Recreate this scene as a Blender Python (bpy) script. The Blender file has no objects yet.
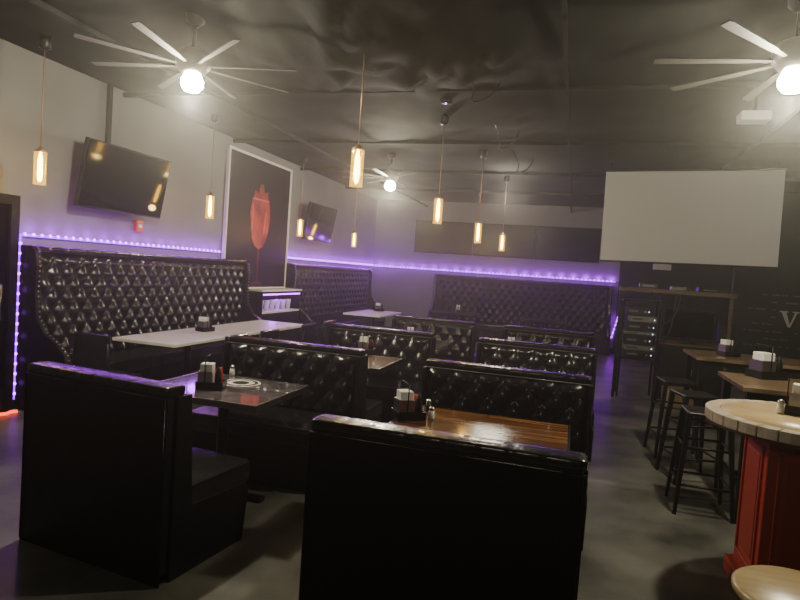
import bpy, bmesh, math, random
from mathutils import Vector, Matrix, noise
random.seed(4)
C = bpy.context.scene.collection
R = math.radians
EYE = 1.65
CEIL = 3.55
WX = -5.3      # left wall
WY = 15.6      # back wall
# ------------------------------------------------------------------ camera
cam_d = bpy.data.cameras.new('camera'); cam_d.lens = 27.0; cam_d.sensor_width = 36.0
cam = bpy.data.objects.new('camera', cam_d); C.objects.link(cam)
CM = Matrix.Rotation(R(16), 3, 'Z') @ Matrix.Rotation(R(90-2.77), 3, 'X') @ Matrix.Rotation(R(4), 3, 'Z')
cam.matrix_world = Matrix.Translation((0, 0, EYE)) @ CM.to_4x4()
cam_d.clip_start = .05
bpy.context.scene.camera = cam
O = Vector((0, 0, EYE))
def ray(px, py): return CM @ Vector(((px-400)/600, -(py-300)/600, -1))
def at_z(px, py, z): r = ray(px, py); return O + r*((z-EYE)/r.z)
def at_y(px, py, y): r = ray(px, py); return O + r*(y/r.y)
def at_x(px, py, x): r = ray(px, py); return O + r*(x/r.x)
def at_d(px, py, d): return O + ray(px, py)*d

# ------------------------------------------------------------------ materials
def mat(name, col, rough=.5, metal=0, bump=0, bscale=40, col2=None, cscale=3, emis=None, estr=0, coat=0, stretch=None, detail=4, spec=.5, ramp=(.35, .65)):
    m = bpy.data.materials.new(name); m.use_nodes = True
    nt = m.node_tree; b = nt.nodes['Principled BSDF']
    b.inputs['Base Color'].default_value = (*col, 1); b.inputs['Roughness'].default_value = rough
    b.inputs['Metallic'].default_value = metal; b.inputs['Coat Weight'].default_value = coat
    b.inputs['Specular IOR Level'].default_value = spec
    tc = nt.nodes.new('ShaderNodeTexCoord'); mp = nt.nodes.new('ShaderNodeMapping')
    nt.links.new(tc.outputs['Object'], mp.inputs['Vector'])
    if stretch: mp.inputs['Scale'].default_value = stretch
    if col2:
        n = nt.nodes.new('ShaderNodeTexNoise'); n.inputs['Scale'].default_value = cscale; n.inputs['Detail'].default_value = detail
        nt.links.new(mp.outputs[0], n.inputs['Vector'])
        r = nt.nodes.new('ShaderNodeValToRGB'); r.color_ramp.elements[0].color = (*col, 1); r.color_ramp.elements[1].color = (*col2, 1)
        r.color_ramp.elements[0].position = ramp[0]; r.color_ramp.elements[1].position = ramp[1]
        nt.links.new(n.outputs['Fac'], r.inputs[0]); nt.links.new(r.outputs[0], b.inputs['Base Color'])
    if bump:
        n2 = nt.nodes.new('ShaderNodeTexNoise'); n2.inputs['Scale'].default_value = bscale; n2.inputs['Detail'].default_value = 5
        nt.links.new(mp.outputs[0], n2.inputs['Vector'])
        bp = nt.nodes.new('ShaderNodeBump'); bp.inputs['Strength'].default_value = bump; bp.inputs['Distance'].default_value = .02
        nt.links.new(n2.outputs['Fac'], bp.inputs['Height']); nt.links.new(bp.outputs[0], b.inputs['Normal'])
    if emis:
        b.inputs['Emission Color'].default_value = (*emis, 1); b.inputs['Emission Strength'].default_value = estr
    return m
def plank_mat(name, c1, c2, cm, rough, w=1.4, h=.11, rot=0):
    m = bpy.data.materials.new(name); m.use_nodes = True; nt = m.node_tree; b = nt.nodes['Principled BSDF']
    tc = nt.nodes.new('ShaderNodeTexCoord'); mp = nt.nodes.new('ShaderNodeMapping'); mp.inputs['Rotation'].default_value = (0, 0, rot)
    nt.links.new(tc.outputs['Object'], mp.inputs['Vector'])
    br = nt.nodes.new('ShaderNodeTexBrick'); br.inputs['Color1'].default_value = (*c1, 1); br.inputs['Color2'].default_value = (*c2, 1)
    br.inputs['Mortar'].default_value = (*cm, 1); br.inputs['Scale'].default_value = 1; br.inputs['Brick Width'].default_value = w
    br.inputs['Row Height'].default_value = h; br.inputs['Mortar Size'].default_value = .005
    nt.links.new(mp.outputs[0], br.inputs['Vector'])
    m2 = nt.nodes.new('ShaderNodeMapping'); m2.inputs['Scale'].default_value = (1.5, 22, 4); nt.links.new(mp.outputs[0], m2.inputs['Vector'])
    n = nt.nodes.new('ShaderNodeTexNoise'); n.inputs['Scale'].default_value = 2; n.inputs['Detail'].default_value = 6; nt.links.new(m2.outputs[0], n.inputs['Vector'])
    rr = nt.nodes.new('ShaderNodeMapRange'); rr.inputs[1].default_value = .32; rr.inputs[2].default_value = .68; nt.links.new(n.outputs['Fac'], rr.inputs[0])
    mx = nt.nodes.new('ShaderNodeMixRGB'); mx.blend_type = 'MULTIPLY'; mx.inputs[0].default_value = .85
    nt.links.new(br.outputs['Color'], mx.inputs[1]); nt.links.new(rr.outputs[0], mx.inputs[2])
    nt.links.new(mx.outputs[0], b.inputs['Base Color']); b.inputs['Roughness'].default_value = rough
    bp = nt.nodes.new('ShaderNodeBump'); bp.inputs['Strength'].default_value = .5; bp.inputs['Distance'].default_value = .006
    nt.links.new(mx.outputs[0], bp.inputs['Height']); nt.links.new(bp.outputs[0], b.inputs['Normal'])
    return m
M_vinyl = mat('black_vinyl', (.008, .008, .010), .24, bump=.25, bscale=14, coat=.2)
M_vinylb = mat('black_vinyl_matte', (.0035, .0035, .005), .5, bump=.25, bscale=7, spec=.25)
M_seam = mat('seam_piping', (.10, .095, .09), .4)
M_base = mat('black_laminate', (.006, .006, .007), .5, spec=.3)
M_nail = mat('nailhead_metal', (.5, .46, .42), .3, 1)
M_wall = mat('cool_grey_paint', (.225, .222, .220), .8, bump=.15, bscale=60, col2=(.19, .188, .187), cscale=1.2)
M_dark = mat('black_paint', (.012, .0115, .012), .7, bump=.2, bscale=30)
M_floor = mat('worn_concrete', (.055, .055, .047), .36, bump=.15, bscale=12, col2=(.20, .196, .172), cscale=1.5, detail=9)
M_ceil = mat('black_ceiling', (.004, .004, .0039), .8, bump=.3, bscale=3.5, col2=(.010, .010, .0093), cscale=1.5, spec=.15)
M_beam = mat('black_steel_ceiling', (.008, .008, .008), .8, spec=.2)
M_tA = mat('dark_gloss_tabletop', (.06, .05, .06), .08, col2=(.17, .15, .16), cscale=9, coat=.8)
M_tW = mat('cream_laminate', (.76, .74, .68), .3, col2=(.66, .64, .58), cscale=5)
M_tB = plank_mat('gloss_dark_planks', (.31, .13, .04), (.16, .055, .018), (.008, .004, .003), .18, h=.095)
M_tBar = plank_mat('brown_planks', (.36, .24, .14), (.24, .155, .085), (.04, .025, .015), .3)
M_round = mat('golden_wood', (.56, .42, .22), .3, col2=(.43, .31, .15), cscale=3, stretch=(1, 9, 1))
M_tile = mat('pale_tile_edge', (.52, .45, .35), .4, col2=(.38, .31, .23), cscale=12)
M_red = mat('red_painted_wood', (.42, .038, .025), .45, bump=.1, bscale=30)
M_redd = mat('dark_red_paint', (.33, .030, .019), .5)
M_metal = mat('black_metal', (.009, .009, .009), .4, .5)
M_steel = mat('steel', (.45, .44, .42), .3, 1)
M_blade = mat('tan_fan_blade', (.05, .046, .04), .5, .1, spec=.3)
M_copper = mat('copper_cord', (.40, .24, .12), .4, .6)
M_tv = mat('black_screen_glass', (.002, .002, .003), .07, spec=.36)
M_tvb = mat('black_matte_screen', (.002, .002, .003), .25, spec=.10)
M_tvf = mat('black_plastic', (.006, .006, .006), .5, spec=.3)
M_white = mat('white_plastic', (.7, .68, .64), .4)
M_napkin = mat('white_paper', (.8, .78, .74), .8)
M_screen = mat('projection_cloth', (.52, .515, .51), .8)
M_poster = mat('dark_wall_print', (.008, .006, .008), .5, col2=(.016, .006, .010), cscale=1.5, spec=.3)
M_pred = mat('printed_red_drink', (.12, .012, .012), .5, col2=(.44, .035, .03), cscale=2.6, detail=5)
M_predd = mat('printed_dark_red_stem', (.07, .014, .014), .5, col2=(.12, .02, .02), cscale=5)
M_pale = mat('printed_pale_pink', (.48, .13, .11), .5)
M_alarm = mat('red_plastic', (.55, .03, .02), .4)
M_wood = mat('rough_brown_wood', (.14, .09, .055), .6, bump=.2, bscale=20, col2=(.09, .055, .035), cscale=4, stretch=(1, 1, 8))
M_card = mat('brown_cardboard', (.22, .15, .09), .8)
M_gear = mat('rack_gear_face', (.02, .02, .022), .35, .4)
M_gearl = mat('rack_gear_light', (.16, .16, .155), .4, .3)
M_ind = mat('indicator_light', (.5, .7, 1), .5, emis=(.5, .75, 1), estr=4)
M_chalk = mat('chalk_lettering', (.50, .48, .44), .9)
M_chalkf = mat('faint_chalk', (.17, .16, .15), .9)
M_board = mat('chalkboard', (.010, .009, .010), .7)
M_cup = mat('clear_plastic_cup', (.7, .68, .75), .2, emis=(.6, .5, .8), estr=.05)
M_led = mat('purple_led_tape', (.2, .02, .5), .5, emis=(.30, .0, 1.0), estr=3)
M_diode = mat('violet_diode', (.5, .1, 1), .5, emis=(.55, .03, 1.0), estr=9)
M_redl = mat('added_red_glow', (.6, .05, .02), .5, emis=(1, .08, .02), estr=3)
M_dome = mat('lit_fan_globe', (1, .95, .8), .4, emis=(1, .90, .58), estr=220)
M_fil = mat('amber_filament_bulb', (1, .7, .3), .4, emis=(1, .62, .12), estr=32)
M_glass = bpy.data.materials.new('amber_lit_glass'); M_glass.use_nodes = True
nt = M_glass.node_tree; nt.nodes.clear()
o_ = nt.nodes.new('ShaderNodeOutputMaterial'); mx = nt.nodes.new('ShaderNodeMixShader'); t_ = nt.nodes.new('ShaderNodeBsdfTransparent')
g_ = nt.nodes.new('ShaderNodeBsdfGlossy'); t_.inputs[0].default_value = (1, .86, .50, 1); g_.inputs['Roughness'].default_value = .1; g_.inputs[0].default_value = (1, .8, .5, 1)
mx.inputs[0].default_value = .08; nt.links.new(t_.outputs[0], mx.inputs[1]); nt.links.new(g_.outputs[0], mx.inputs[2])
ad = nt.nodes.new('ShaderNodeAddShader'); em = nt.nodes.new('ShaderNodeEmission'); em.inputs[0].default_value = (1, .58, .04, 1); em.inputs[1].default_value = .8
nt.links.new(mx.outputs[0], ad.inputs[0]); nt.links.new(em.outputs[0], ad.inputs[1]); nt.links.new(ad.outputs[0], o_.inputs[0])

# ------------------------------------------------------------------ mesh helpers
class MB:
    def __init__(s): s.bm = bmesh.new()
    def box(s, x0, x1, y0, y1, z0, z1, m=None):
        vs = [s.bm.verts.new(p) for p in [(x0,y0,z0),(x1,y0,z0),(x1,y1,z0),(x0,y1,z0),(x0,y0,z1),(x1,y0,z1),(x1,y1,z1),(x0,y1,z1)]]
        for f in [(0,3,2,1),(4,5,6,7),(0,1,5,4),(1,2,6,5),(2,3,7,6),(3,0,4,7)]: s.bm.faces.new([vs[i] for i in f])
        if m is not None:
            for v in vs: v.co = m @ v.co
        return s
    def ring_loft(s, rings, cap=True, smooth=True):
        vr = [[s.bm.verts.new(p) for p in r] for r in rings]; n = len(rings[0])
        for a, b in zip(vr, vr[1:]):
            for i in range(n):
                f = s.bm.faces.new([a[i], a[(i+1) % n], b[(i+1) % n], b[i]]); f.smooth = smooth
        if cap: s.bm.faces.new(vr[0][::-1]); s.bm.faces.new(vr[-1])
        return s
    def cyl(s, p0, p1, r0, r1=None, n=14, cap=True, smooth=True):
        r1 = r0 if r1 is None else r1
        p0 = Vector(p0); p1 = Vector(p1); q = (p1-p0).to_track_quat('Z', 'Y')
        rg = []
        for p, r in ((p0, r0), (p1, r1)): rg.append([p + q @ Vector((r*math.cos(2*math.pi*i/n), r*math.sin(2*math.pi*i/n), 0)) for i in range(n)])
        return s.ring_loft(rg, cap, smooth)
    def tube(s, pts, r, n=8):
        pts = [Vector(p) for p in pts]; rg = []
        for i, p in enumerate(pts):
            d = (pts[min(i+1, len(pts)-1)] - pts[max(i-1, 0)]); q = d.to_track_quat('Z', 'Y')
            rg.append([p + q @ Vector((r*math.cos(2*math.pi*k/n), r*math.sin(2*math.pi*k/n), 0)) for k in range(n)])
        return s.ring_loft(rg)
    def lathe(s, prof, n=20, c=(0, 0, 0), cap=True):
        c = Vector(c)
        return s.ring_loft([[c + Vector((r*math.cos(2*math.pi*i/n), r*math.sin(2*math.pi*i/n), z)) for i in range(n)] for r, z in prof], cap)
    def prism(s, pts, axis, a0, a1):
        def P(u, v, a): return {'x': (a, u, v), 'y': (u, a, v), 'z': (u, v, a)}[axis]
        A = [s.bm.verts.new(P(u, v, a0)) for u, v in pts]; B = [s.bm.verts.new(P(u, v, a1)) for u, v in pts]
        n = len(pts); s.bm.faces.new(A); s.bm.faces.new(B[::-1])
        for i in range(n): s.bm.faces.new([A[i], B[i], B[(i+1) % n], A[(i+1) % n]])
        return s
    def ball(s, c, r, sc=(1, 1, 1), sub=1):
        m = Matrix.Translation(c) @ Matrix.Diagonal((*[r*k for k in sc], 1))
        res = bmesh.ops.create_icosphere(s.bm, subdivisions=sub, radius=1, matrix=m)
        for v in res['verts']:
            for f in v.link_faces: f.smooth = True
        return s
    def build(s, name, material, parent=None, bevel=0, normals=True):
        if normals: bmesh.ops.recalc_face_normals(s.bm, faces=s.bm.faces)
        me = bpy.data.meshes.new(name); s.bm.to_mesh(me); s.bm.free(); me.materials.append(material)
        o = bpy.data.objects.new(name, me); C.objects.link(o)
        if parent: o.parent = parent
        if bevel:
            b = o.modifiers.new('bevel', 'BEVEL'); b.width = bevel; b.segments = 3; b.limit_method = 'ANGLE'
        return o
def tag(o, label=None, cat=None, group=None, kind=None):
    if label: o['label'] = label
    if cat: o['category'] = cat
    if group: o['group'] = group
    if kind: o['kind'] = kind
    return o
def thing(name, label, cat, loc=(0, 0, 0), rz=0, group=None):
    o = bpy.data.objects.new(name, None); C.objects.link(o); o.empty_display_size = .1
    o.location = loc; o.rotation_euler = (0, 0, rz); return tag(o, label, cat, group)
def copy_tree(o, parent=None):
    c = o.copy(); C.objects.link(c)
    if parent: c.parent = parent
    for ch in list(o.children): copy_tree(ch, c)
    return c
def dup(src, loc, rz, label, group=None):
    c = copy_tree(src); c.location = loc; c.rotation_euler = (0, 0, rz); c['label'] = label
    if group: c['group'] = group
    return c
def struct(name, mb, m, label=None, bevel=0):
    o = mb.build(name, m, None, bevel); o['kind'] = 'structure'
    if label: o['label'] = label
    return o
def plight(name, loc, power, col, r=.08):
    l = bpy.data.lights.new(name, 'POINT'); l.energy = power; l.color = col; l.shadow_soft_size = r
    o = bpy.data.objects.new(name, l); C.objects.link(o); o.location = loc; return o

# ------------------------------------------------------------------ the room
RX = 5.6; FY = -3.0
struct('floor', MB().box(WX-.2, RX+.2, FY-.2, WY+.2, -.1, 0), M_floor)
# ceiling: dark sheeting draped loosely under the roof
bm = MB(); nx, ny = 170, 260; g = []
for i in range(nx+1):
    row = []
    for j in range(ny+1):
        x = WX-.05+(RX-WX+.1)*i/nx; y = FY-.05+(WY-FY+.1)*j/ny
        sag = .5-.5*math.cos(2*math.pi*(y-1.2)/2.4)
        w = .6*abs(noise.noise((x*1.1, y*.55, 3)))+.3*abs(noise.noise((x*3.1+y, y*1.3, 7)))
        near = math.exp(-((x+1.7)/1.2)**2-((y-4.8)/1.1)**2)
        e = min(1, max(0, min(x-WX, RX-x, WY-y)/.7))
        z = CEIL-e*(.05*sag+.09*w+near*(.12+.26*abs(noise.noise((x*4+y*1.5, y*1.2, 9)))))
        row.append(bm.bm.verts.new((x, y, z)))
    g.append(row)
for i in range(nx):
    for j in range(ny): f = bm.bm.faces.new([g[i][j], g[i][j+1], g[i+1][j+1], g[i+1][j]]); f.smooth = True
bm.box(WX-.1, RX+.1, FY-.1, WY+.1, CEIL+.02, CEIL+.1)
struct('ceiling', bm, M_ceil)
struct('wall_left', MB().box(WX-.15, WX, FY, WY, 0, CEIL), M_wall)
struct('wall_back', MB().box(WX, 1.05, WY, WY+.15, 0, CEIL), M_wall)
struct('wall_back_right', MB().box(1.05, RX, WY, WY+.15, 0, CEIL), M_dark)
struct('wall_partition', MB().box(2.75, RX, 12.0, 12.15, 0, CEIL), M_dark)
struct('wall_right', MB().box(RX, RX+.15, FY, WY, 0, CEIL), M_dark)
struct('wall_front', MB().box(WX, RX, FY-.15, FY, 0, CEIL), M_dark)
for i, y in enumerate((1.2, 3.6, 6.0, 8.4, 10.8, 13.2)):
    struct('trim_%d' % (i+1), MB().box(WX, RX, y-.02, y+.02, CEIL-.07, CEIL-.02), M_beam)
for i, x in enumerate((-3.9, -.2, 1.9)):
    struct('trim_%d' % (i+7), MB().box(x-.015, x+.015, FY, WY, CEIL-.16, CEIL-.12), M_beam)
struct('baseboard_left', MB().box(WX, WX+.02, FY, WY, 0, .12), M_dark)
struct('baseboard_back', MB().box(WX+.02, 1.05, WY-.02, WY, 0, .12), M_dark)
# door on left wall
d = MB(); y0, y1 = 3.55, 4.62
d.box(WX+.0, WX+.06, y0, y0+.09, 0, 2.12); d.box(WX, WX+.06, y1-.09, y1, 0, 2.12); d.box(WX, WX+.06, y0+.09, y1-.09, 2.03, 2.12)
door = struct('door_1', d, M_metal, 'black framed glass entrance door on the left wall')
MB().box(WX+.002, WX+.03, y0+.09, y1-.09, .25, 2.03).build('door_glass', M_tvb, door)
MB().box(WX+.002, WX+.045, y0+.09, y1-.09, 0, .25).build('kick_plate', M_metal, door)
MB().tube([(WX+.03, y1-.2, .9), (WX+.09, y1-.2, .92), (WX+.09, y1-.2, 1.25), (WX+.03, y1-.2, 1.27)], .012).build('door_handle', M_steel, door)
p = at_z(8, 404, .02); px_ = max(p.x, WX+.14); p = at_x(8, 404, px_); zz = .017  # added glowing tube stands in for a red glow of unknown source
tag(MB().tube([(px_, p.y-.10, zz), (px_+.03, p.y-.03, zz), (px_+.0, p.y+.03, zz), (px_+.03, p.y+.08, zz)], .016).build('added_red_glow', M_redl), 'short glowing tube added for the red glow at the foot of the entrance door', 'light')

# ------------------------------------------------------------------ upholstery
def tuft_grid(mb, x0, x1, z0, z1, y0, sgn, cw, ch, depth, step=.02):
    nx = int((x1-x0)/step); nz = int((z1-z0)/step); G = []
    for i in range(nx+1):
        row = []
        for j in range(nz+1):
            u = (x1-x0)*i/nx; v = (z1-z0)*j/nz
            s = u/cw+v/ch; t = u/cw-v/ch
            e = max(0., min(1, min(u, x1-x0-u, v, z1-z0-v)/.05))
            h = depth*(abs(math.sin(math.pi*s)*math.sin(math.pi*t))**.45)
            h = h*(e**.5) + .012*e
            row.append(mb.bm.verts.new((x0+u, y0+sgn*h, z0+v)))
        G.append(row)
    for i in range(nx):
        for j in range(nz): f = mb.bm.faces.new([G[i][j], G[i+1][j], G[i+1][j+1], G[i][j+1]]); f.smooth = True
    ns = int((x1-x0)/cw)+2; nr = int((z1-z0)/(ch/2))+1
    for r in range(1, nr):
        for c in range(ns*1):
            u = (c+(.5 if r % 2 else 0))*cw; v = r*ch/2
            if .04 < u < x1-x0-.04 and .04 < v < z1-z0-.04: mb.ball((x0+u, y0+sgn*.02, z0+v), .014, (1, .7, 1))
def roll(x0, x1, yc, zc, ry, rz, pleat=.125, amp=.06, sq=.7):
    mb = MB(); n = max(8, int((x1-x0)/.0156)); rg = []
    for i in range(n+1):
        x = x0+(x1-x0)*i/n; k = 1-amp*max(0, math.cos(2*math.pi*(x-x0)/pleat))**12
        if i in (0, n): k *= .85
        rg.append([(x, yc+ry*k*math.copysign(abs(math.cos(a))**sq, math.cos(a)), zc+rz*k*math.copysign(abs(math.sin(a))**sq, math.sin(a))) for a in [2*math.pi*q/20 for q in range(20)]])
    return mb.ring_loft(rg)
SD = .64
def make_booth(W, double, label, H=1.0, group=None):
    t = thing('booth_seat', label, 'booth', group=group)
    h = W/2
    MB().box(-h+.012, h-.012, -.06, .06, .04, H-.04).build('back_frame', M_vinylb, t, .01)
    roll(-h, h, 0, H-.024, .065, .024, .15, .08, .3).build('top_roll', M_vinyl, t)
    for s in ((-1, 1) if double else (-1,)):
        mb = MB(); tuft_grid(mb, -h+.02, h-.02, .45, H-.052, s*.06, s, .19, .23, .05); mb.build('tufted_back', M_vinyl, t)
        ya, yb = sorted((s*.08, s*SD)); MB().box(-h, h, ya, yb, .33, .47).build('seat_cushion', M_vinyl, t, .03)
        ya, yb = sorted((s*.06, s*(SD-.05))); MB().box(-h+.02, h-.02, ya, yb, .0, .33).build('base', M_vinylb, t, .008)
        MB().tube([(-h+.01, s*.068, H-.050), (h-.01, s*.068, H-.050)], .004, 6).build('top_piping', M_seam, t)
        for e in (-1, 1):
            pts = [(s*.0, .0), (s*(SD-.06), .0), (s*(SD-.02), .3), (s*(SD-.06), .345), (s*.14, .36), (s*.10, H-.052), (s*.0, H-.052)]
            MB().prism(pts, 'x', *sorted((e*(h-.014), e*(h+.006)))).build('end_panel', M_vinylb, t, .004)
    if not double:
        MB().box(-h, h, .055, .068, .0, H-.052).build('outer_panel', M_vinylb, t, .006)
        MB().tube([(-h+.01, .070, .02), (-h+.01, .070, H-.055), (h-.01, .070, H-.055), (h-.01, .070, .02)], .005, 6).build('piping', M_vinyl, t)
    return t
AX, BX = -2.32, -.48      # booth column centres
GB = 'black vinyl booth seats in the middle of the room'
b1 = make_booth(1.2, False, 'black vinyl booth with plain back to the camera, nearest on the left')
b1.location = (-2.35, 2.605, 0); b1.rotation_euler.z = math.pi+R(-7); b1['group'] = GB; b1.scale.x = .855
dup(b1, (BX+.02, 2.37, 0), math.pi+R(-1.5), 'black vinyl booth with plain back to the camera beside the glossy plank table', GB).scale.x = .94
b2 = make_booth(1.2, True, 'black tufted double booth behind the dark glossy table with the round card'); b2['group'] = GB
b2.location = (AX+.15, 4.53, 0)
dup(b2, (BX+.06, 4.42, 0), 0, 'black tufted double booth directly behind the glossy plank table', GB)
dup(b2, (AX+.30, 6.4, 0), 0, 'black tufted double booth behind the small brown table, second row on the left', GB)
dup(b2, (BX+.16, 6.4, 0), 0, 'black tufted double booth, third booth back in the middle column', GB)
dup(b2, (AX+.42, 8.5, 0), 0, 'black tufted double booth, farthest in the left column of low booths', GB)
dup(b2, (BX+.20, 8.5, 0), 0, 'black tufted double booth, farthest in the middle column, before the tall bench', GB)

def make_bench(W, label, loc, rz, H=1.65):
    t = thing('tall_bench', label, 'bench', loc, rz, 'tall tufted wall benches'); h = W/2
    MB().box(-h+.05, h-.05, -.60, 0, 0, .32).build('base', M_base, t, .01)
    n = max(2, round(W/1.4))
    for i in range(n):
        a = -h+.06+(W-.12)*i/n; b = -h+.06+(W-.12)*(i+1)/n
        MB().box(a+.003, b-.003, -.66, -.16, .32, .48).build('seat_cushion', M_vinyl, t, .03)
    MB().box(-h+.02, h-.02, -.11, 0, .32, H-.04).build('back_frame', M_vinylb, t)
    mb = MB(); tuft_grid(mb, -h+.06, h-.06, .46, H-.08, -.11, -1, .19, .26, .066, .02); mb.build('tufted_back', M_vinyl, t)
    roll(-h, h, -.07, H-.035, .085, .035, .22, .1, .5).build('top_roll', M_vinyl, t)
    prof = [(0, .02), (0, H), (-.14, H), (-.20, H-.06), (-.22, H-.2), (-.21, H-.45), (-.24, .95), (-.34, .80), (-.50, .70), (-.60, .60), (-.65, .45), (-.63, .02)]
    for e in (-1, 1):
        w = MB().prism(prof, 'x', *sorted((e*(h-.05), e*(h+.02)))).build('wing', M_vinyl, t, .012)
        mb = MB(); pp = prof[2:-1]
        for (a, b) in zip(pp, pp[1:]):
            L = math.hypot(b[0]-a[0], b[1]-a[1]); k = max(1, int(L/.045))
            for q in range(k):
                f = q/k; mb.ball((e*(h-.015), a[0]+(b[0]-a[0])*f-.004, a[1]+(b[1]-a[1])*f), .010)
        tag(mb.build('nailhead_trim', M_nail, w), kind='stuff')
    return t
make_bench(4.0, 'tall black tufted bench along the left wall behind the cream tables', (WX+.03, 6.68, 0), R(90))
make_bench(4.5, 'tall black tufted bench in the far left corner past the drink picture', (WX+.03, 12.6, 0), R(90))
make_bench(4.4, 'long tall black tufted bench on the back wall under the row of televisions', (-1.3, WY-.04, 0), 0)

# ------------------------------------------------------------------ LED strips
PURP = (.40, .0, 1)
def led(path, label, off, lws, sp=.4):
    t = thing('led_strip', label, 'led light', path[0], 0, 'purple light strips'); P = [Vector(p)-Vector(path[0]) for p in path]
    mb = MB(); dm = MB(); tw = .024; off = Vector(off).normalized()
    for a, b, lw in zip(P, P[1:], lws):
        d = (b-a); L = d.length; d.normalize(); q = d.to_track_quat('Z', 'Y'); m = Matrix.Translation(a) @ q.to_matrix().to_4x4()
        mb.box(-tw/2, tw/2, -tw/2, tw/2, 0, L, m)
        n = int(L/.1)
        for i in range(n): dm.ball(a+d*(i+.5)*.1+off*.016, .018)
        k = max(1, round(L/sp))
        for i in range(k): plight('strip_glow', Vector(path[0])+a+d*L*(i+.5)/k+off*.08, lw*L/k, PURP, .06)
    mb.build('tape', M_led, t); tag(dm.build('diode', M_diode, t), kind='stuff')
    return t
led([(WX+.02, 4.66, .1), (WX+.02, 4.66, 1.745), (WX+.02, 8.16, 1.745)], 'purple light strip round the end and top of the tall left wall bench', (1, 0, .9), (1.0, 9), .25)
led([(WX+.02, 10.4, 1.745), (WX+.02, WY-.02, 1.745), (.98, WY-.02, 1.745)], 'purple light strip running along the back wall above the tall benches', (.7, -.7, .9), (11, 14), .3)
led([(.98, WY-.05, .35), (1.12, WY-.05, 1.0)], 'short slanting purple light strip beside the right end of the back bench', (0, -1, 0), (6,))

# ------------------------------------------------------------------ tables
def make_table(W, D, H, mtop, label, edge=None, legs='pedestal', name='dining_table', group=None, fy=.2):
    t = thing(name, label, 'table', group=group)
    MB().box(-W/2, W/2, -D/2, D/2, H-.035, H).build('tabletop', mtop, t, .005)
    if edge:
        mb = MB(); e = .012
        mb.box(-W/2-e, W/2+e, -D/2-e, -D/2, H-.04, H+.001); mb.box(-W/2-e, W/2+e, D/2, D/2+e, H-.04, H+.001)
        mb.box(-W/2-e, -W/2, -D/2, D/2, H-.04, H+.001); mb.box(W/2, W/2+e, -D/2, D/2, H-.04, H+.001)
        mb.build('edge_band', edge, t)
    if legs == 'pedestal':
        MB().cyl((0, 0, .06), (0, 0, H-.05), .038).build('column', M_metal, t)
        MB().box(-.18, .18, -.18, .18, H-.055, H-.035).build('top_plate', M_metal, t)
        b = MB(); b.box(-.34, .34, -.035, .035, 0, .035); b.box(-.035, .035, -fy, fy, 0, .036); b.lathe([(.1, .03), (.08, .06), (.05, .085)], 16); b.build('foot_base', M_metal, t, .008)
    else:
        for sx in (-1, 1):
            for sy in (-1, 1): MB().box(sx*(W/2-.06)-.025, sx*(W/2-.06)+.025, sy*(D/2-.06)-.025, sy*(D/2-.06)+.025, 0, H-.035).build('leg', M_metal, t)
            MB().box(sx*(W/2-.06)-.015, sx*(W/2-.06)+.015, -D/2+.06, D/2-.06, .25, .29).build('stretcher', M_metal, t)
            MB().box(-W/2+.06, W/2-.06, sx*(D/2-.06)-.015, sx*(D/2-.06)+.015, H-.09, H-.04).build('apron_rail', M_metal, t)
        MB().box(-W/2+.06, W/2-.06, -.015, .015, .25, .29).build('stretcher', M_metal, t)
    return t
GT = 'dining tables between the booths'
ta = make_table(.90, .76, .76, M_tA, 'dark glossy table with steel edge and a round card, nearest on the left', M_steel, group=GT); ta.location = (-2.27, 3.66, 0)
tb = make_table(1.0, .76, .76, M_tB, 'glossy brown plank table behind the nearest middle booth', M_metal, group=GT); tb.location = (-.46, 3.50, 0)
dup(tb, (AX+.2, 5.48, 0), 0, 'brown table between first and second low booths of the left column', GT)
dup(tb, (BX+.12, 5.4, 0), 0, 'brown plank table hidden between the middle booths, second from the camera', GT)
dup(ta, (AX+.38, 7.45, 0), 0, 'dark glossy table with steel edge, third back in the left booth column', GT)
dup(tb, (BX+.18, 7.45, 0), 0, 'brown table between the two farthest booths of the middle column', GT)
GW = 'cream tables at the wall benches'
tw = make_table(.76, 1.5, .76, M_tW, 'long cream topped table at the near half of the left wall bench', group=GW); tw.location = (-4.15, 5.87, 0)
dup(tw, (-4.15, 7.42, 0), 0, 'long cream topped table at the far half of the left wall bench', GW)
dup(tw, (-3.9, 11.7, 0), 0, 'cream topped table in front of the far left corner bench', GW)
dup(tb, (-2.7, 14.3, 0), 0, 'brown table at the left half of the back wall bench', GT)
dup(tb, (-.6, 14.3, 0), 0, 'brown table at the right half of the back wall bench', GT)
c = at_z(241, 383, .762)
cdt = thing('round_card', 'pale round printed card lying on the dark glossy left table', 'card', (c.x, c.y, .7615))
MB().lathe([(.14, 0), (.14, .003)], 32).build('card', M_white, cdt)
b = MB(); b.ring_loft([[(r*math.cos(2*math.pi*i/32), r*math.sin(2*math.pi*i/32), .0036) for i in range(32)] for r in (.122, .098)], cap=False); b.build('printed_ring', M_tvf, cdt)
MB().lathe([(.06, .0031), (.059, .0038)], 20).build('printed_disc', M_tvf, cdt)

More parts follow.
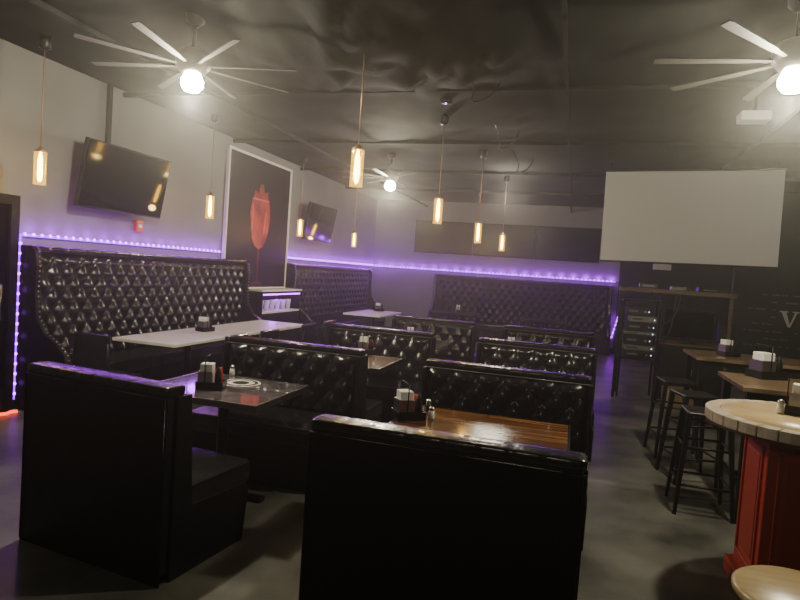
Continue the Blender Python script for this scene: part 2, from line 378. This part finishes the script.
# bar-height tables
GR = 'bar height tables on the right'
bt = make_table(1.25, .8, 1.0, M_tBar, 'bar height brown wooden table behind the round red table', None, 'frame', 'bar_table', GR); bt.location = (1.84, 5.15, 0)
dup(bt, (1.87, 7.0, 0), 0, 'bar height brown wooden table farthest down the right side', GR)
rc = at_z(804, 419, 1.0)
rt = thing('round_bar_table', 'round golden wood bar table with tiled rim on a red panelled pedestal', 'table', (rc.x, rc.y, 0), 0)
MB().lathe([(.0001, .958), (.40, .958), (.40, 1.0), (.0001, 1.0)], 48, cap=False).build('tabletop', M_round, rt)
mb = MB(); n = 30
for i in range(n):
    a0 = 2*math.pi*(i+.03)/n; a1 = 2*math.pi*(i+.97)/n; am = (a0+a1)/2
    pts = [(.403*math.cos(a0), .403*math.sin(a0)), (.48*math.cos(a0), .48*math.sin(a0)), (.482*math.cos(am), .482*math.sin(am)), (.48*math.cos(a1), .48*math.sin(a1)), (.403*math.cos(a1), .403*math.sin(a1))]
    mb.prism(pts, 'z', .945, 1.002)
mb.build('tiled_rim', M_tile, rt, .004)
MB().lathe([(.38, .93), (.474, .93), (.474, .996), (.40, .996)], 48, cap=False).build('rim_backing', M_wood, rt)
MB().box(-.22, .22, -.22, .22, .08, .95).build('pedestal', M_red, rt, .006)
MB().box(-.26, .26, -.26, .26, 0, .09).build('plinth', M_redd, rt, .01)
for k in range(4):
    mb = MB(); m = Matrix.Rotation(k*math.pi/2, 4, 'Z')
    for (a, b, c0, c1) in ((-.17, .17, .84, .86), (-.17, .17, .16, .18), (-.17, -.15, .18, .84), (.15, .17, .18, .84)): mb.box(a, b, -.232, -.219, c0, c1, m)
    mb.box(-.12, .12, -.228, -.219, .22, .80, m)
    mb.build('raised_panel', M_redd, rt, .004)

# stools
def make_stool(label, mseat, square=True, seatH=.76, r=.19, group='bar stools'):
    t = thing('bar_stool', label, 'stool', group=group)
    if square: MB().box(-.155, .155, -.155, .155, seatH-.03, seatH).build('seat', mseat, t, .014)
    else: MB().lathe([(.001, seatH-.035), (r-.01, seatH-.035), (r, seatH-.02), (r, seatH-.008), (r-.012, seatH), (.001, seatH)], 32, cap=False).build('seat', mseat, t)
    for k in range(4):
        a = math.pi/4+k*math.pi/2; ra = .195 if square else .13
        MB().cyl((ra*math.cos(a), ra*math.sin(a), seatH-.02), (.275*math.cos(a), .275*math.sin(a), 0), .026, .017, 4, smooth=False).build('leg', M_metal, t)
    for z in (.22, .50):
        rr = .275+(.13 if not square else .195)*z/seatH-.275*z/seatH
        mb = MB()
        P = [(rr*math.cos(math.pi/4+k*math.pi/2), rr*math.sin(math.pi/4+k*math.pi/2), z) for k in range(4)]
        for k in range(4): mb.cyl(P[k], P[(k+1) % 4], .010, n=6)
        mb.build('foot_rail', M_metal, t)
    return t
s1 = make_stool('round pale wooden stool at the bottom right corner before the red pedestal', M_round, False); s1.location = (.74, 2.06, 0)
s2 = make_stool('black metal bar stool nearest the round table, beside the brown bar table', M_metal); s2.location = (1.04, 4.98, 0)
dup(s2, (1.10, 5.75, 0), R(14), 'black metal bar stool between the two brown bar tables')
dup(s2, (1.06, 6.5, 0), R(8), 'black metal bar stool at the left end of the farthest bar table')
dup(s2, (1.75, 3.0, 0), R(12), 'black metal bar stool at the right of the round red table')

# chairs
def make_chair(label):
    t = thing('dining_chair', label, 'chair', group='dining chairs at the cream tables')
    MB().box(-.21, .21, -.21, .21, .41, .47).build('seat', M_vinyl, t, .02)
    MB().box(-.2, .2, .2, .245, .52, .88).build('backrest', M_vinyl, t, .02)
    for sx in (-1, 1):
        MB().cyl((sx*.19, -.18, 0), (sx*.18, -.17, .42), .014, .017, 8).build('leg', M_metal, t)
        MB().tube([(sx*.19, .22, 0), (sx*.185, .19, .42), (sx*.185, .225, .55), (sx*.185, .235, .8)], .014).build('leg', M_metal, t)
    return t
c1 = make_chair('black padded chair at the near end of the first cream wall table'); c1.location = (-4.2, 4.72, 0); c1.rotation_euler.z = math.pi
for y, l in ((5.45, 'black padded chair on the aisle side of the near cream table, nearer one'), (6.15, 'black padded chair on the aisle side of the near cream table, farther one'),
             (7.2, 'black padded chair on the aisle side of the far cream table, nearer one'), (7.9, 'black padded chair on the aisle side of the far cream table, farther one')):
    dup(c1, (-3.50, y, 0), R(-90), l)

# caddies & shakers
def make_caddy(label, h=.17):
    t = thing('condiment_caddy', label, 'caddy', group='table caddies')
    b = MB(); b.box(-.09, .09, -.07, .07, 0, .012); b.box(-.09, .09, -.07, -.062, .012, .05); b.box(-.09, .09, .062, .07, .012, .05); b.box(-.09, -.082, -.062, .062, .012, .05); b.box(.082, .09, -.062, .062, .012, .05)
    b.build('tray', M_metal, t)
    b = MB(); b.box(-.075, .015, -.055, -.048, .012, h-.05); b.box(-.075, .015, .048, .055, .012, h-.05); b.box(-.08, -.075, -.055, .055, .012, h-.05); b.build('napkin_holder', M_steel, t)
    MB().box(-.07, .012, -.044, .044, .013, h).build('napkins', M_napkin, t, .004)
    MB().tube([(-.03, -.066, .03), (-.03, -.066, h+.05), (-.03, .066, h+.05), (-.03, .066, .03)], .004, 6).build('handle', M_metal, t)
    MB().lathe([(.022, .013), (.022, .10), (.014, .125), (.009, .15), (.001, .152)], 14, (.052, -.03, 0)).build('sauce_bottle', M_tvf, t)
    MB().lathe([(.02, .013), (.02, .09), (.013, .115), (.009, .14), (.001, .142)], 14, (.052, .03, 0)).build('sauce_bottle', M_alarm, t)
    return t
def make_shaker(label, mbody):
    t = thing('shaker', label, 'shaker', group='salt and pepper shakers')
    MB().lathe([(.020, 0), (.021, .01), (.017, .055)], 14).build('body', mbody, t)
    MB().lathe([(.018, .055), (.018, .066), (.010, .076), (.001, .078)], 14).build('cap', M_steel, t)
    return t
def put(px, py, z): p = at_z(px, py, z); return (p.x, p.y, z)
cd = make_caddy('condiment caddy with white napkins on the dark glossy left table'); cd.location = put(211, 388, .761); cd.rotation_euler.z = R(20)
dup(cd, put(408, 418, .761), R(35), 'condiment caddy with white napkins on the glossy plank table')
dup(cd, put(205, 331, .761), R(80), 'condiment caddy on the near cream wall table')
dup(cd, put(366, 353, .761), R(10), 'condiment caddy on the brown table of the second booth row, left column')
dup(cd, (-3.95, 12.2, .761), R(60), 'condiment caddy on the far corner cream table')
dup(cd, (-.65, 7.45, .761), R(5), 'condiment caddy on the farthest middle booth table')
dup(cd, (-1.95, 7.5, .761), R(15), 'condiment caddy on the farthest left booth table')
dup(cd, (-2.6, 14.3, .761), R(15), 'condiment caddy on the left table before the back bench')
k = dup(cd, put(766, 378, 1.001), R(25), 'tall condiment caddy on the brown bar table behind the round table'); k.scale = (1.3, 1.3, 1.2)
k = dup(cd, put(728, 356, 1.001), R(25), 'condiment caddy on the farthest brown bar table')
dup(cd, put(800, 414, 1.003), R(70), 'condiment caddy on the round golden table')
sh = make_shaker('salt shaker with white body on the dark glossy left table', M_white); sh.location = put(232, 375, .761)
dup(sh, put(431, 419, .761), 0, 'salt shaker beside the caddy on the glossy plank table')
dup(sh, put(780, 413, 1.003), 0, 'salt shaker on the round golden table')
sp = make_shaker('dark pepper shaker beside the caddy on the glossy plank table', M_tvf); sp.location = put(428, 411, .761)

# ------------------------------------------------------------------ service shelf with cups
sv = thing('service_shelf', 'low service shelf under the red drink picture holding clear cups', 'shelf', (WX+.02, 9.54, 0), 0)
b = MB(); b.box(0, .4, -.72, -.69, 0, 1.15); b.box(0, .4, .69, .72, 0, 1.15); b.box(0, .02, -.69, .69, 0, 1.15); b.build('side_panel', M_base, sv)
MB().box(0, .42, -.74, .74, 1.15, 1.18).build('top', M_tW, sv, .004)
MB().box(.02, .4, -.69, .69, .78, .81).build('shelf', M_tW, sv)
MB().box(.36, .38, -.69, .69, .02, .78).build('front_panel', M_base, sv)
MB().box(.385, .4, -.69, .69, 1.09, 1.11).build('light_strip', M_diode, sv)
plight('strip_glow', (WX+.25, 9.54, 1.08), 6, PURP, .05)
cup = None
for i in range(6):
    loc = (WX+.28, 9.04+.2*i, .811); L = 'clear plastic cup stack on the service shelf below the drink picture'
    if not cup:
        cup = thing('cup_stack', L, 'cups', loc, 0, 'clear cup stacks on the service shelf')
        MB().lathe([(.035, 0), (.048, .13), (.05, .135), (.048, .15), (.051, .155), (.049, .17), (.052, .18)], 16).build('cups', M_cup, cup)
    else: dup(cup, loc, 0, L)

# ------------------------------------------------------------------ wall picture
pc = thing('wall_picture', 'large dark framed print of a red cocktail in a stemmed glass', 'picture', (WX+.01, 9.28, 0), 0)
ya, yb, za, zb = -1.03, 1.03, 1.2, 3.36
MB().box(0, .03, ya, yb, za, zb).build('print', M_poster, pc)
b = MB(); w = .04
b.box(0, .05, ya-w, ya, za-w, zb+w); b.box(0, .05, yb, yb+w, za-w, zb+w); b.box(0, .05, ya, yb, zb, zb+w); b.box(0, .05, ya, yb, za-w, za); b.build('frame', M_white, pc)
half = [(.03, 1.86), (.13, 1.90), (.24, 2.02), (.30, 2.2), (.33, 2.4), (.32, 2.56), (.27, 2.72)]
MB().prism([(-u-.0, v) for u, v in half]+[(u-.0, v) for u, v in half[::-1]], 'x', .03, .034).build('painted_glass', M_pred, pc)
MB().prism([(-.02, 1.3), (.02, 1.3), (.022, 1.86), (-.022, 1.86)], 'x', .03, .034).build('painted_stem', M_predd, pc)
MB().prism([(-.25, 2.72), (-.22, 2.84), (-.10, 2.80), (-.06, 2.95), (.06, 2.97), (.10, 2.82), (.22, 2.86), (.25, 2.72)], 'x', .03, .035).build('painted_garnish', M_pred, pc)
MB().prism([(-.22, 1.24), (.22, 1.24), (.08, 1.30), (-.08, 1.30)], 'x', .03, .034).build('painted_foot', M_predd, pc)
MB().prism([(-.27, 2.2), (-.235, 2.17), (-.24, 2.6), (-.27, 2.6)], 'x', .034, .036).build('painted_shine', M_pale, pc)
MB().prism([(-.27, 2.68), (.27, 2.68), (.27, 2.71), (-.27, 2.71)], 'x', .034, .036).build('painted_rim', M_pale, pc)
MB().prism([(.12, 2.1), (.16, 2.15), (.20, 2.5), (.17, 2.5)], 'x', .034, .036).build('painted_shine', M_pale, pc)

# ------------------------------------------------------------------ televisions
def make_tv(label, W=1.46, H=.84, ms=M_tv):
    t = thing('television', label, 'television', group='wall televisions')
    MB().box(-W/2, W/2, -.05, 0, -H/2, H/2).build('casing', M_tvf, t, .006)
    MB().box(-W/2+.015, W/2-.015, -.053, -.049, -H/2+.02, H/2-.015).build('screen', ms, t)
    MB().box(-.2, .2, 0, .06, -.15, .15).build('wall_bracket', M_metal, t)
    return t
tv = make_tv('black television tilted forward high on the left wall above the bench', 1.33, .73); tv.location = (WX+.24, 5.80, 2.46)
tv.rotation_euler = (Matrix.Rotation(R(90), 3, 'Z') @ Matrix.Rotation(R(10), 3, 'X')).to_euler()
MB().box(-.03, .03, .0, .16, -.04, .04).build('mount_arm', M_metal, tv)
t2 = dup(tv, (WX+.24, 11.3, 2.5), 0, 'black television high on the left wall beyond the drink picture'); t2.rotation_euler = tv.rotation_euler
GTV = 'row of televisions on the back wall'
tvb = None
for i, (x, l) in enumerate(((-3.37, 'leftmost of three black televisions on the back wall'), (-1.80, 'middle of three black televisions on the back wall'), (-.23, 'rightmost of three black televisions on the back wall, partly behind the pull-down screen'))):
    if tvb is None: tvb = make_tv(l, 1.55, .84, M_tvb); tvb['group'] = GTV; tvb.location = (x, WY-.062, 2.6)
    else: dup(tvb, (x, WY-.062, 2.6), 0, l, GTV)
tag(MB().box(WX+.03, WX+.07, 5.70, 5.75, 2.80, CEIL).build('conduit_pipe', M_metal), 'black conduit running from the ceiling to the tilted left television', 'pipe')
p = at_x(137, 226, WX)
al = thing('fire_alarm', 'small red fire alarm box on the left wall below the television', 'alarm', (WX, p.y, p.z))
MB().box(0, .05, -.06, .06, -.075, .075).build('housing', M_alarm, al, .006); MB().box(.05, .056, -.03, .03, -.02, .02).build('strobe', M_white, al)

# projection screen
ps = thing('projection_screen', 'large pull-down projection screen hanging at the right', 'screen', (1.52, 9.55, 2.05)); ps.rotation_euler = (0, R(-.8), R(-5))
MB().box(-1.17, 1.17, -.004, .004, 0, 1.33).build('cloth', M_screen, ps)
MB().box(-1.18, 1.18, -.03, .03, 1.33, 1.36).build('roller_case', M_tvf, ps, .01)
MB().cyl((-1.17, 0, -.012), (1.17, 0, -.012), .014).build('weight_bar', M_tvf, ps)
for sx in (-1, 1): MB().cyl((sx*1.1, 0, 1.35), (sx*1.1, 0, CEIL-2.05), .008).build('hanger', M_metal, ps)
p = at_z(754, 117, 3.34)
pj = thing('projector', 'white projector hanging from the ceiling before the projection screen', 'projector', (p.x, p.y, 3.29))
MB().box(-.13, .13, -.10, .10, 0, .09).build('body', M_white, pj, .015); MB().cyl((.06, .10, .045), (.06, .13, .045), .03).build('lens', M_tv, pj)
MB().cyl((0, 0, .09), (0, 0, CEIL-3.29), .02).build('ceiling_mount', M_metal, pj)
p = at_z(447, 96, CEIL-.03)
sd = thing('smoke_detector', 'small round smoke detector on the dark ceiling', 'detector', (p.x, p.y, CEIL-.06))
MB().lathe([(.05, .05), (.06, -.03), (.05, -.05), (.001, -.055)], 20).build('cover', M_tvf, sd); MB().ball((0, -.03, -.056), .012).build('indicator', M_diode, sd)

# ------------------------------------------------------------------ ceiling fans
def make_fan(label, loc, rz):
    t = thing('ceiling_fan', label, 'fan', loc, rz, 'ceiling fans with lit globes')   # origin = ceiling point
    MB().lathe([(.001, 0), (.075, 0), (.07, -.10), (.03, -.14), (.001, -.14)], 24, cap=False).build('canopy', M_metal, t)
    MB().cyl((0, 0, -.06), (0, 0, -.32), .014).build('downrod', M_metal, t)
    MB().lathe([(.03, -.30), (.10, -.33), (.13, -.38), (.13, -.44), (.09, -.49), (.06, -.51)], 28).build('motor', M_steel, t)
    for k in range(8):
        a = k*math.pi/4; m = Matrix.Rotation(a, 4, 'Z') @ Matrix.Translation((0, 0, -.44)) @ Matrix.Rotation(R(12), 4, 'X')
        b = MB(); pts = [(.11, -.010), (.22, -.015), (.28, -.022), (.78, -.030), (.82, -.025), (.82, .025), (.78, .030), (.28, .022), (.22, .015), (.11, .010)]
        b.prism(pts, 'z', -.004, .004)
        for v in b.bm.verts: v.co = m @ v.co
        b.build('blade', M_blade, t)
    MB().lathe([(.001, -.50), (.065, -.51), (.085, -.55), (.082, -.59), (.055, -.625), (.001, -.64)], 24, cap=False).build('light_globe', M_dome, t)
    return t
WARM = (1, .91, .70)
for px, py, l, rz in ((192, 85, 'lit ceiling fan above the nearest left booth table', 10), (793, 84, 'lit ceiling fan above the round bar table at the right edge', 5), (390, 187, 'lit ceiling fan far back above the farthest booths', 0)):
    p = at_z(px, py, CEIL-.58)
    make_fan(l, (p.x, p.y, CEIL), R(rz)); plight('fan_lamp', (p.x, p.y, CEIL-.71), 140, WARM, .05)
plight('fill_light', (-.8, -1.6, 3.1), 50, WARM, .3); plight('fill_light', (3.6, 8.0, 3.0), 14, WARM, .3); plight('fill_light', (-1.3, 11.2, 3.15), 75, WARM, .3)  # added fill lights without fixtures, to brighten booths and the far bench

# ------------------------------------------------------------------ pendants
PD = [(40, 168, 5.4, 'amber pendant lamp nearest the left edge, before the tilted television'),
      (210, 207, 7.8, 'amber pendant lamp over the far cream table, left of the drink picture'),
      (357, 168, 4.8, 'largest amber pendant lamp, nearest in the centre of the room'),
      (354, 240, 12.8, 'smallest amber pendant lamp low before the far left corner'),
      (438, 211, 7.1, 'amber pendant lamp between the centre lamp and the back televisions'),
      (478, 233, 9.0, 'amber pendant lamp before the back televisions, left of the close pair'),
      (502, 243, 11.0, 'amber pendant lamp before the back televisions, right of the close pair'),
      (300, 228, 10.5, 'amber pendant lamp before the second television on the left wall')]
for px, py, dd, l in PD:
    p = at_d(px, py, dd); z = p.z; L = CEIL-z
    t = thing('pendant_lamp', l, 'pendant lamp', (p.x, p.y, z), 0, 'amber pendant lamps')
    MB().lathe([(.05, L), (.05, L-.14), (.01, L-.16)], 20).build('canopy', M_metal, t)
    MB().cyl((0, 0, .17), (0, 0, L-.03), .0045 if dd < 8 else .006, n=8).build('cord', M_copper, t)
    MB().lathe([(.012, .19), (.02, .17), (.050, .155), (.050, .14)], 20).build('cap', M_copper, t)
    MB().lathe([(.051, .14), (.051, -.15)], 24, cap=False).build('glass_shade', M_glass, t)
    bl = MB().lathe([(.010, .14), (.012, .12), (.020, .08), (.022, -.06), (.016, -.11), (.002, -.125)], 16).build('bulb', M_fil, t)
    plight('pendant_glow', (p.x, p.y, z-.20), 7, (1, .64, .18), .04)

# hanging ceiling cables
for i, (px, py, dx) in enumerate(((462, 60, .12), (492, 120, .1), (512, 150, .09))):
    p = at_z(px, py, CEIL-.02); pts = []
    for k in range(13):
        f = k/12; pts.append((p.x+.25*f+.05*math.sin(f*9), p.y+.5*f, CEIL-.012-.30*math.sin(math.pi*f)))
    tag(MB().tube(pts, .007, 6).build('hanging_cable', M_gear), ['loose cable loop on the ceiling nearest the camera', 'loose cable loop on the ceiling above the pendant pair', 'loose cable loop on the ceiling nearest the projection screen'][i], 'cable', 'loose ceiling cables')

# ------------------------------------------------------------------ equipment corner
ar = thing('audio_rack', 'black equipment rack with stacked audio gear below the projection screen', 'equipment rack', (1.0, 9.75, 0), 0)
b = MB()
for sx in (-1, 1):
    for sy in (-1, 1): b.box(sx*.25-.015, sx*.25+.015, sy*.2-.015, sy*.2+.015, 0, 1.46)
b.box(-.265, .265, -.215, .215, 1.44, 1.47); b.box(-.265, .265, -.215, .215, .57, .60); b.build('rack_frame', M_metal, ar)
for z, hh, w_, x_, mm in ((.605, .11, .21, .01, M_gear), (.72, .07, .22, 0, M_gearl), (.80, .14, .20, -.02, M_gear), (.95, .05, .22, 0, M_gearl), (1.01, .12, .21, .01, M_gear), (1.14, .09, .19, .03, M_gearl), (1.24, .12, .17, -.04, M_gear)):
    gu = MB().box(x_-w_, x_+w_, -.21-abs(x_), .16, z, z+hh).build('gear_unit', mm, ar, .004)
    yf = -.21-abs(x_)
    MB().box(x_-w_*.8, x_-w_*.1, yf-.003, yf+.002, z+hh*.4, z+hh*.6).build('display', M_gearl if mm is M_gear else M_gear, gu)
    MB().cyl((x_+w_*.5, yf-.012, z+hh/2), (x_+w_*.5, yf, z+hh/2), .014, n=10).build('dial', M_steel, gu)
    MB().ball((x_+w_*.8, yf-.004, z+hh/2), .008).build('indicator_light', M_ind, gu)
mo = thing('equipment_monitor', 'black monitor standing on a dark cabinet beside the audio rack', 'monitor', (1.72, 9.9, .86), 0)
MB().box(-.36, .36, -.03, .03, .08, .50).build('casing', M_tvf, mo, .01); MB().box(-.34, .34, -.034, -.029, .1, .48).build('screen', M_tv, mo); MB().box(-.12, .12, -.1, .1, 0, .015).build('stand', M_tvf, mo); MB().box(-.03, .03, 0, .03, .0, .12).build('neck', M_tvf, mo)
cb = thing('side_cabinet', 'low dark cabinet under the black monitor', 'cabinet', (1.82, 9.95, 0))
MB().box(-.5, .5, -.25, .25, 0, .83).build('body', M_base, cb, .006); MB().box(-.52, .52, -.27, .27, .83, .86).build('worktop', M_wood, cb)
for sx in (-1, 1):
    dd_ = MB().box(sx*.25-.22, sx*.25+.22, -.265, -.25, .06, .8).build('door', M_base, cb); MB().cyl((sx*.05, -.28, .4), (sx*.05, -.28, .5), .006, n=8).build('handle', M_steel, dd_)
sk = thing('loudspeaker', 'small black loudspeaker on the dark cabinet right of the monitor', 'speaker', (2.22, 9.9, .86), 0)
MB().box(-.10, .10, -.1, .1, 0, .36).build('cabinet', M_tvf, sk, .008)
MB().lathe([(.075, 0), (.07, .008), (.03, .004), (.001, .004)], 20).build('woofer', M_gear, sk).matrix_local = Matrix.Translation((0, -.1, .12)) @ Matrix.Rotation(R(90), 4, 'X')
cbx = thing('cardboard_box', 'small brown cardboard box on the floor before the audio rack', 'box', (1.55, 9.3, 0), R(12))
MB().box(-.18, .18, -.14, .14, 0, .26).build('carton', M_card, cbx, .004); MB().box(-.18, .18, -.02, .02, .26, .263).build('tape', M_gearl, cbx)
fr = thing('wooden_shelf', 'thin brown timber ledge on one post below the projection screen', 'shelf', (1.44, 9.45, 0), 0)
MB().box(-.78, .76, -.10, .10, 1.59, 1.65).build('ledge', M_wood, fr)
for x in (-.755, .72): MB().box(x-.02, x+.02, -.02, .02, 0, 1.59).build('post', M_wood if x > 0 else M_metal, fr)
for i, (x, w_, h_, l, mm) in enumerate(((1.05, .13, .07, 'small dark gear box at the left end of the timber ledge', M_gear), (1.45, .10, .05, 'pale gear box in the middle of the timber ledge', M_gearl), (1.85, .15, .06, 'wide dark gear box at the right end of the timber ledge', M_gear))):
    t = thing('gear_box', l, 'electronics', (x, 9.45, 1.651), R(6*i-5))
    MB().box(-w_, w_, -.07, .07, 0, h_).build('housing', mm, t, .005); MB().box(-w_*.6, w_*.6, -.073, -.069, h_*.35, h_*.65).build('front_panel', M_gearl, t)
for i, (x0, x1, s_) in enumerate(((1.1, 1.5, .45), (1.2, 1.42, .7))):
    pts = [(x0+(x1-x0)*k/10+.02*math.sin(k), 9.34-.02*i, 1.60-s_*math.sin(math.pi*k/10)) for k in range(11)]
    tag(MB().tube(pts, .008, 6).build('hanging_cable', M_gear), ['black cable looping below the timber ledge, shorter one', 'black cable looping below the timber ledge, longer one'][i], 'cable', 'cables below the timber ledge')
# chalkboard
bo = thing('chalkboard', 'black chalkboard sign with a chalk letter V at the right edge', 'sign', (0, 0, 0))
p = at_y(789, 320, 11.98); y = 11.97
MB().box(p.x-.8, p.x+.9, y, 11.99, p.z-.55, p.z+.5).build('board', M_board, bo)
b = MB(); h = .13
b.prism([(p.x-.13, p.z+h), (p.x-.055, p.z+h), (p.x+.03, p.z-h), (p.x-.015, p.z-h)], 'y', y-.004, y)
b.prism([(p.x+.08, p.z+h), (p.x+.115, p.z+h), (p.x+.025, p.z-h), (p.x+.0, p.z-h)], 'y', y-.004, y)
b.box(p.x-.16, p.x-.025, y-.004, y, p.z+h, p.z+h+.02); b.box(p.x+.04, p.x+.15, y-.004, y, p.z+h, p.z+h+.02)
b.build('chalk_letter', M_chalk, bo)
b = MB()
for k in range(90):
    x = p.x-.7+random.random()*1.4; z = p.z-.5+.13*random.randint(0, 7)
    if abs(x-p.x) < .24 and abs(z-p.z) < .2: continue
    b.box(x, x+.03+.07*random.random(), y-.002, y, z, z+.018)
tag(b.build('chalk_marks', M_chalkf, bo), kind='stuff')
wp = at_y(662, 267, WY-.04)
tag(MB().box(wp.x-.2, wp.x+.2, WY-.08, WY, wp.z-.07, wp.z+.07).build('wall_unit', M_white, None, .01), 'small white box unit on the dark back wall below the projection screen', 'wall unit')

# ------------------------------------------------------------------ world: thin scattering volume added to imitate lens glare and veiling
w = bpy.data.worlds.new('world'); bpy.context.scene.world = w; w.use_nodes = True
nt = w.node_tree; nt.nodes['Background'].inputs[0].default_value = (.5, .48, .45, 1); nt.nodes['Background'].inputs[1].default_value = .02
vs = nt.nodes.new('ShaderNodeVolumeScatter'); vs.inputs['Density'].default_value = .0105; vs.inputs['Color'].default_value = (1, .99, .93, 1); vs.inputs['Anisotropy'].default_value = .8
nt.links.new(vs.outputs[0], nt.nodes['World Output'].inputs['Volume'])
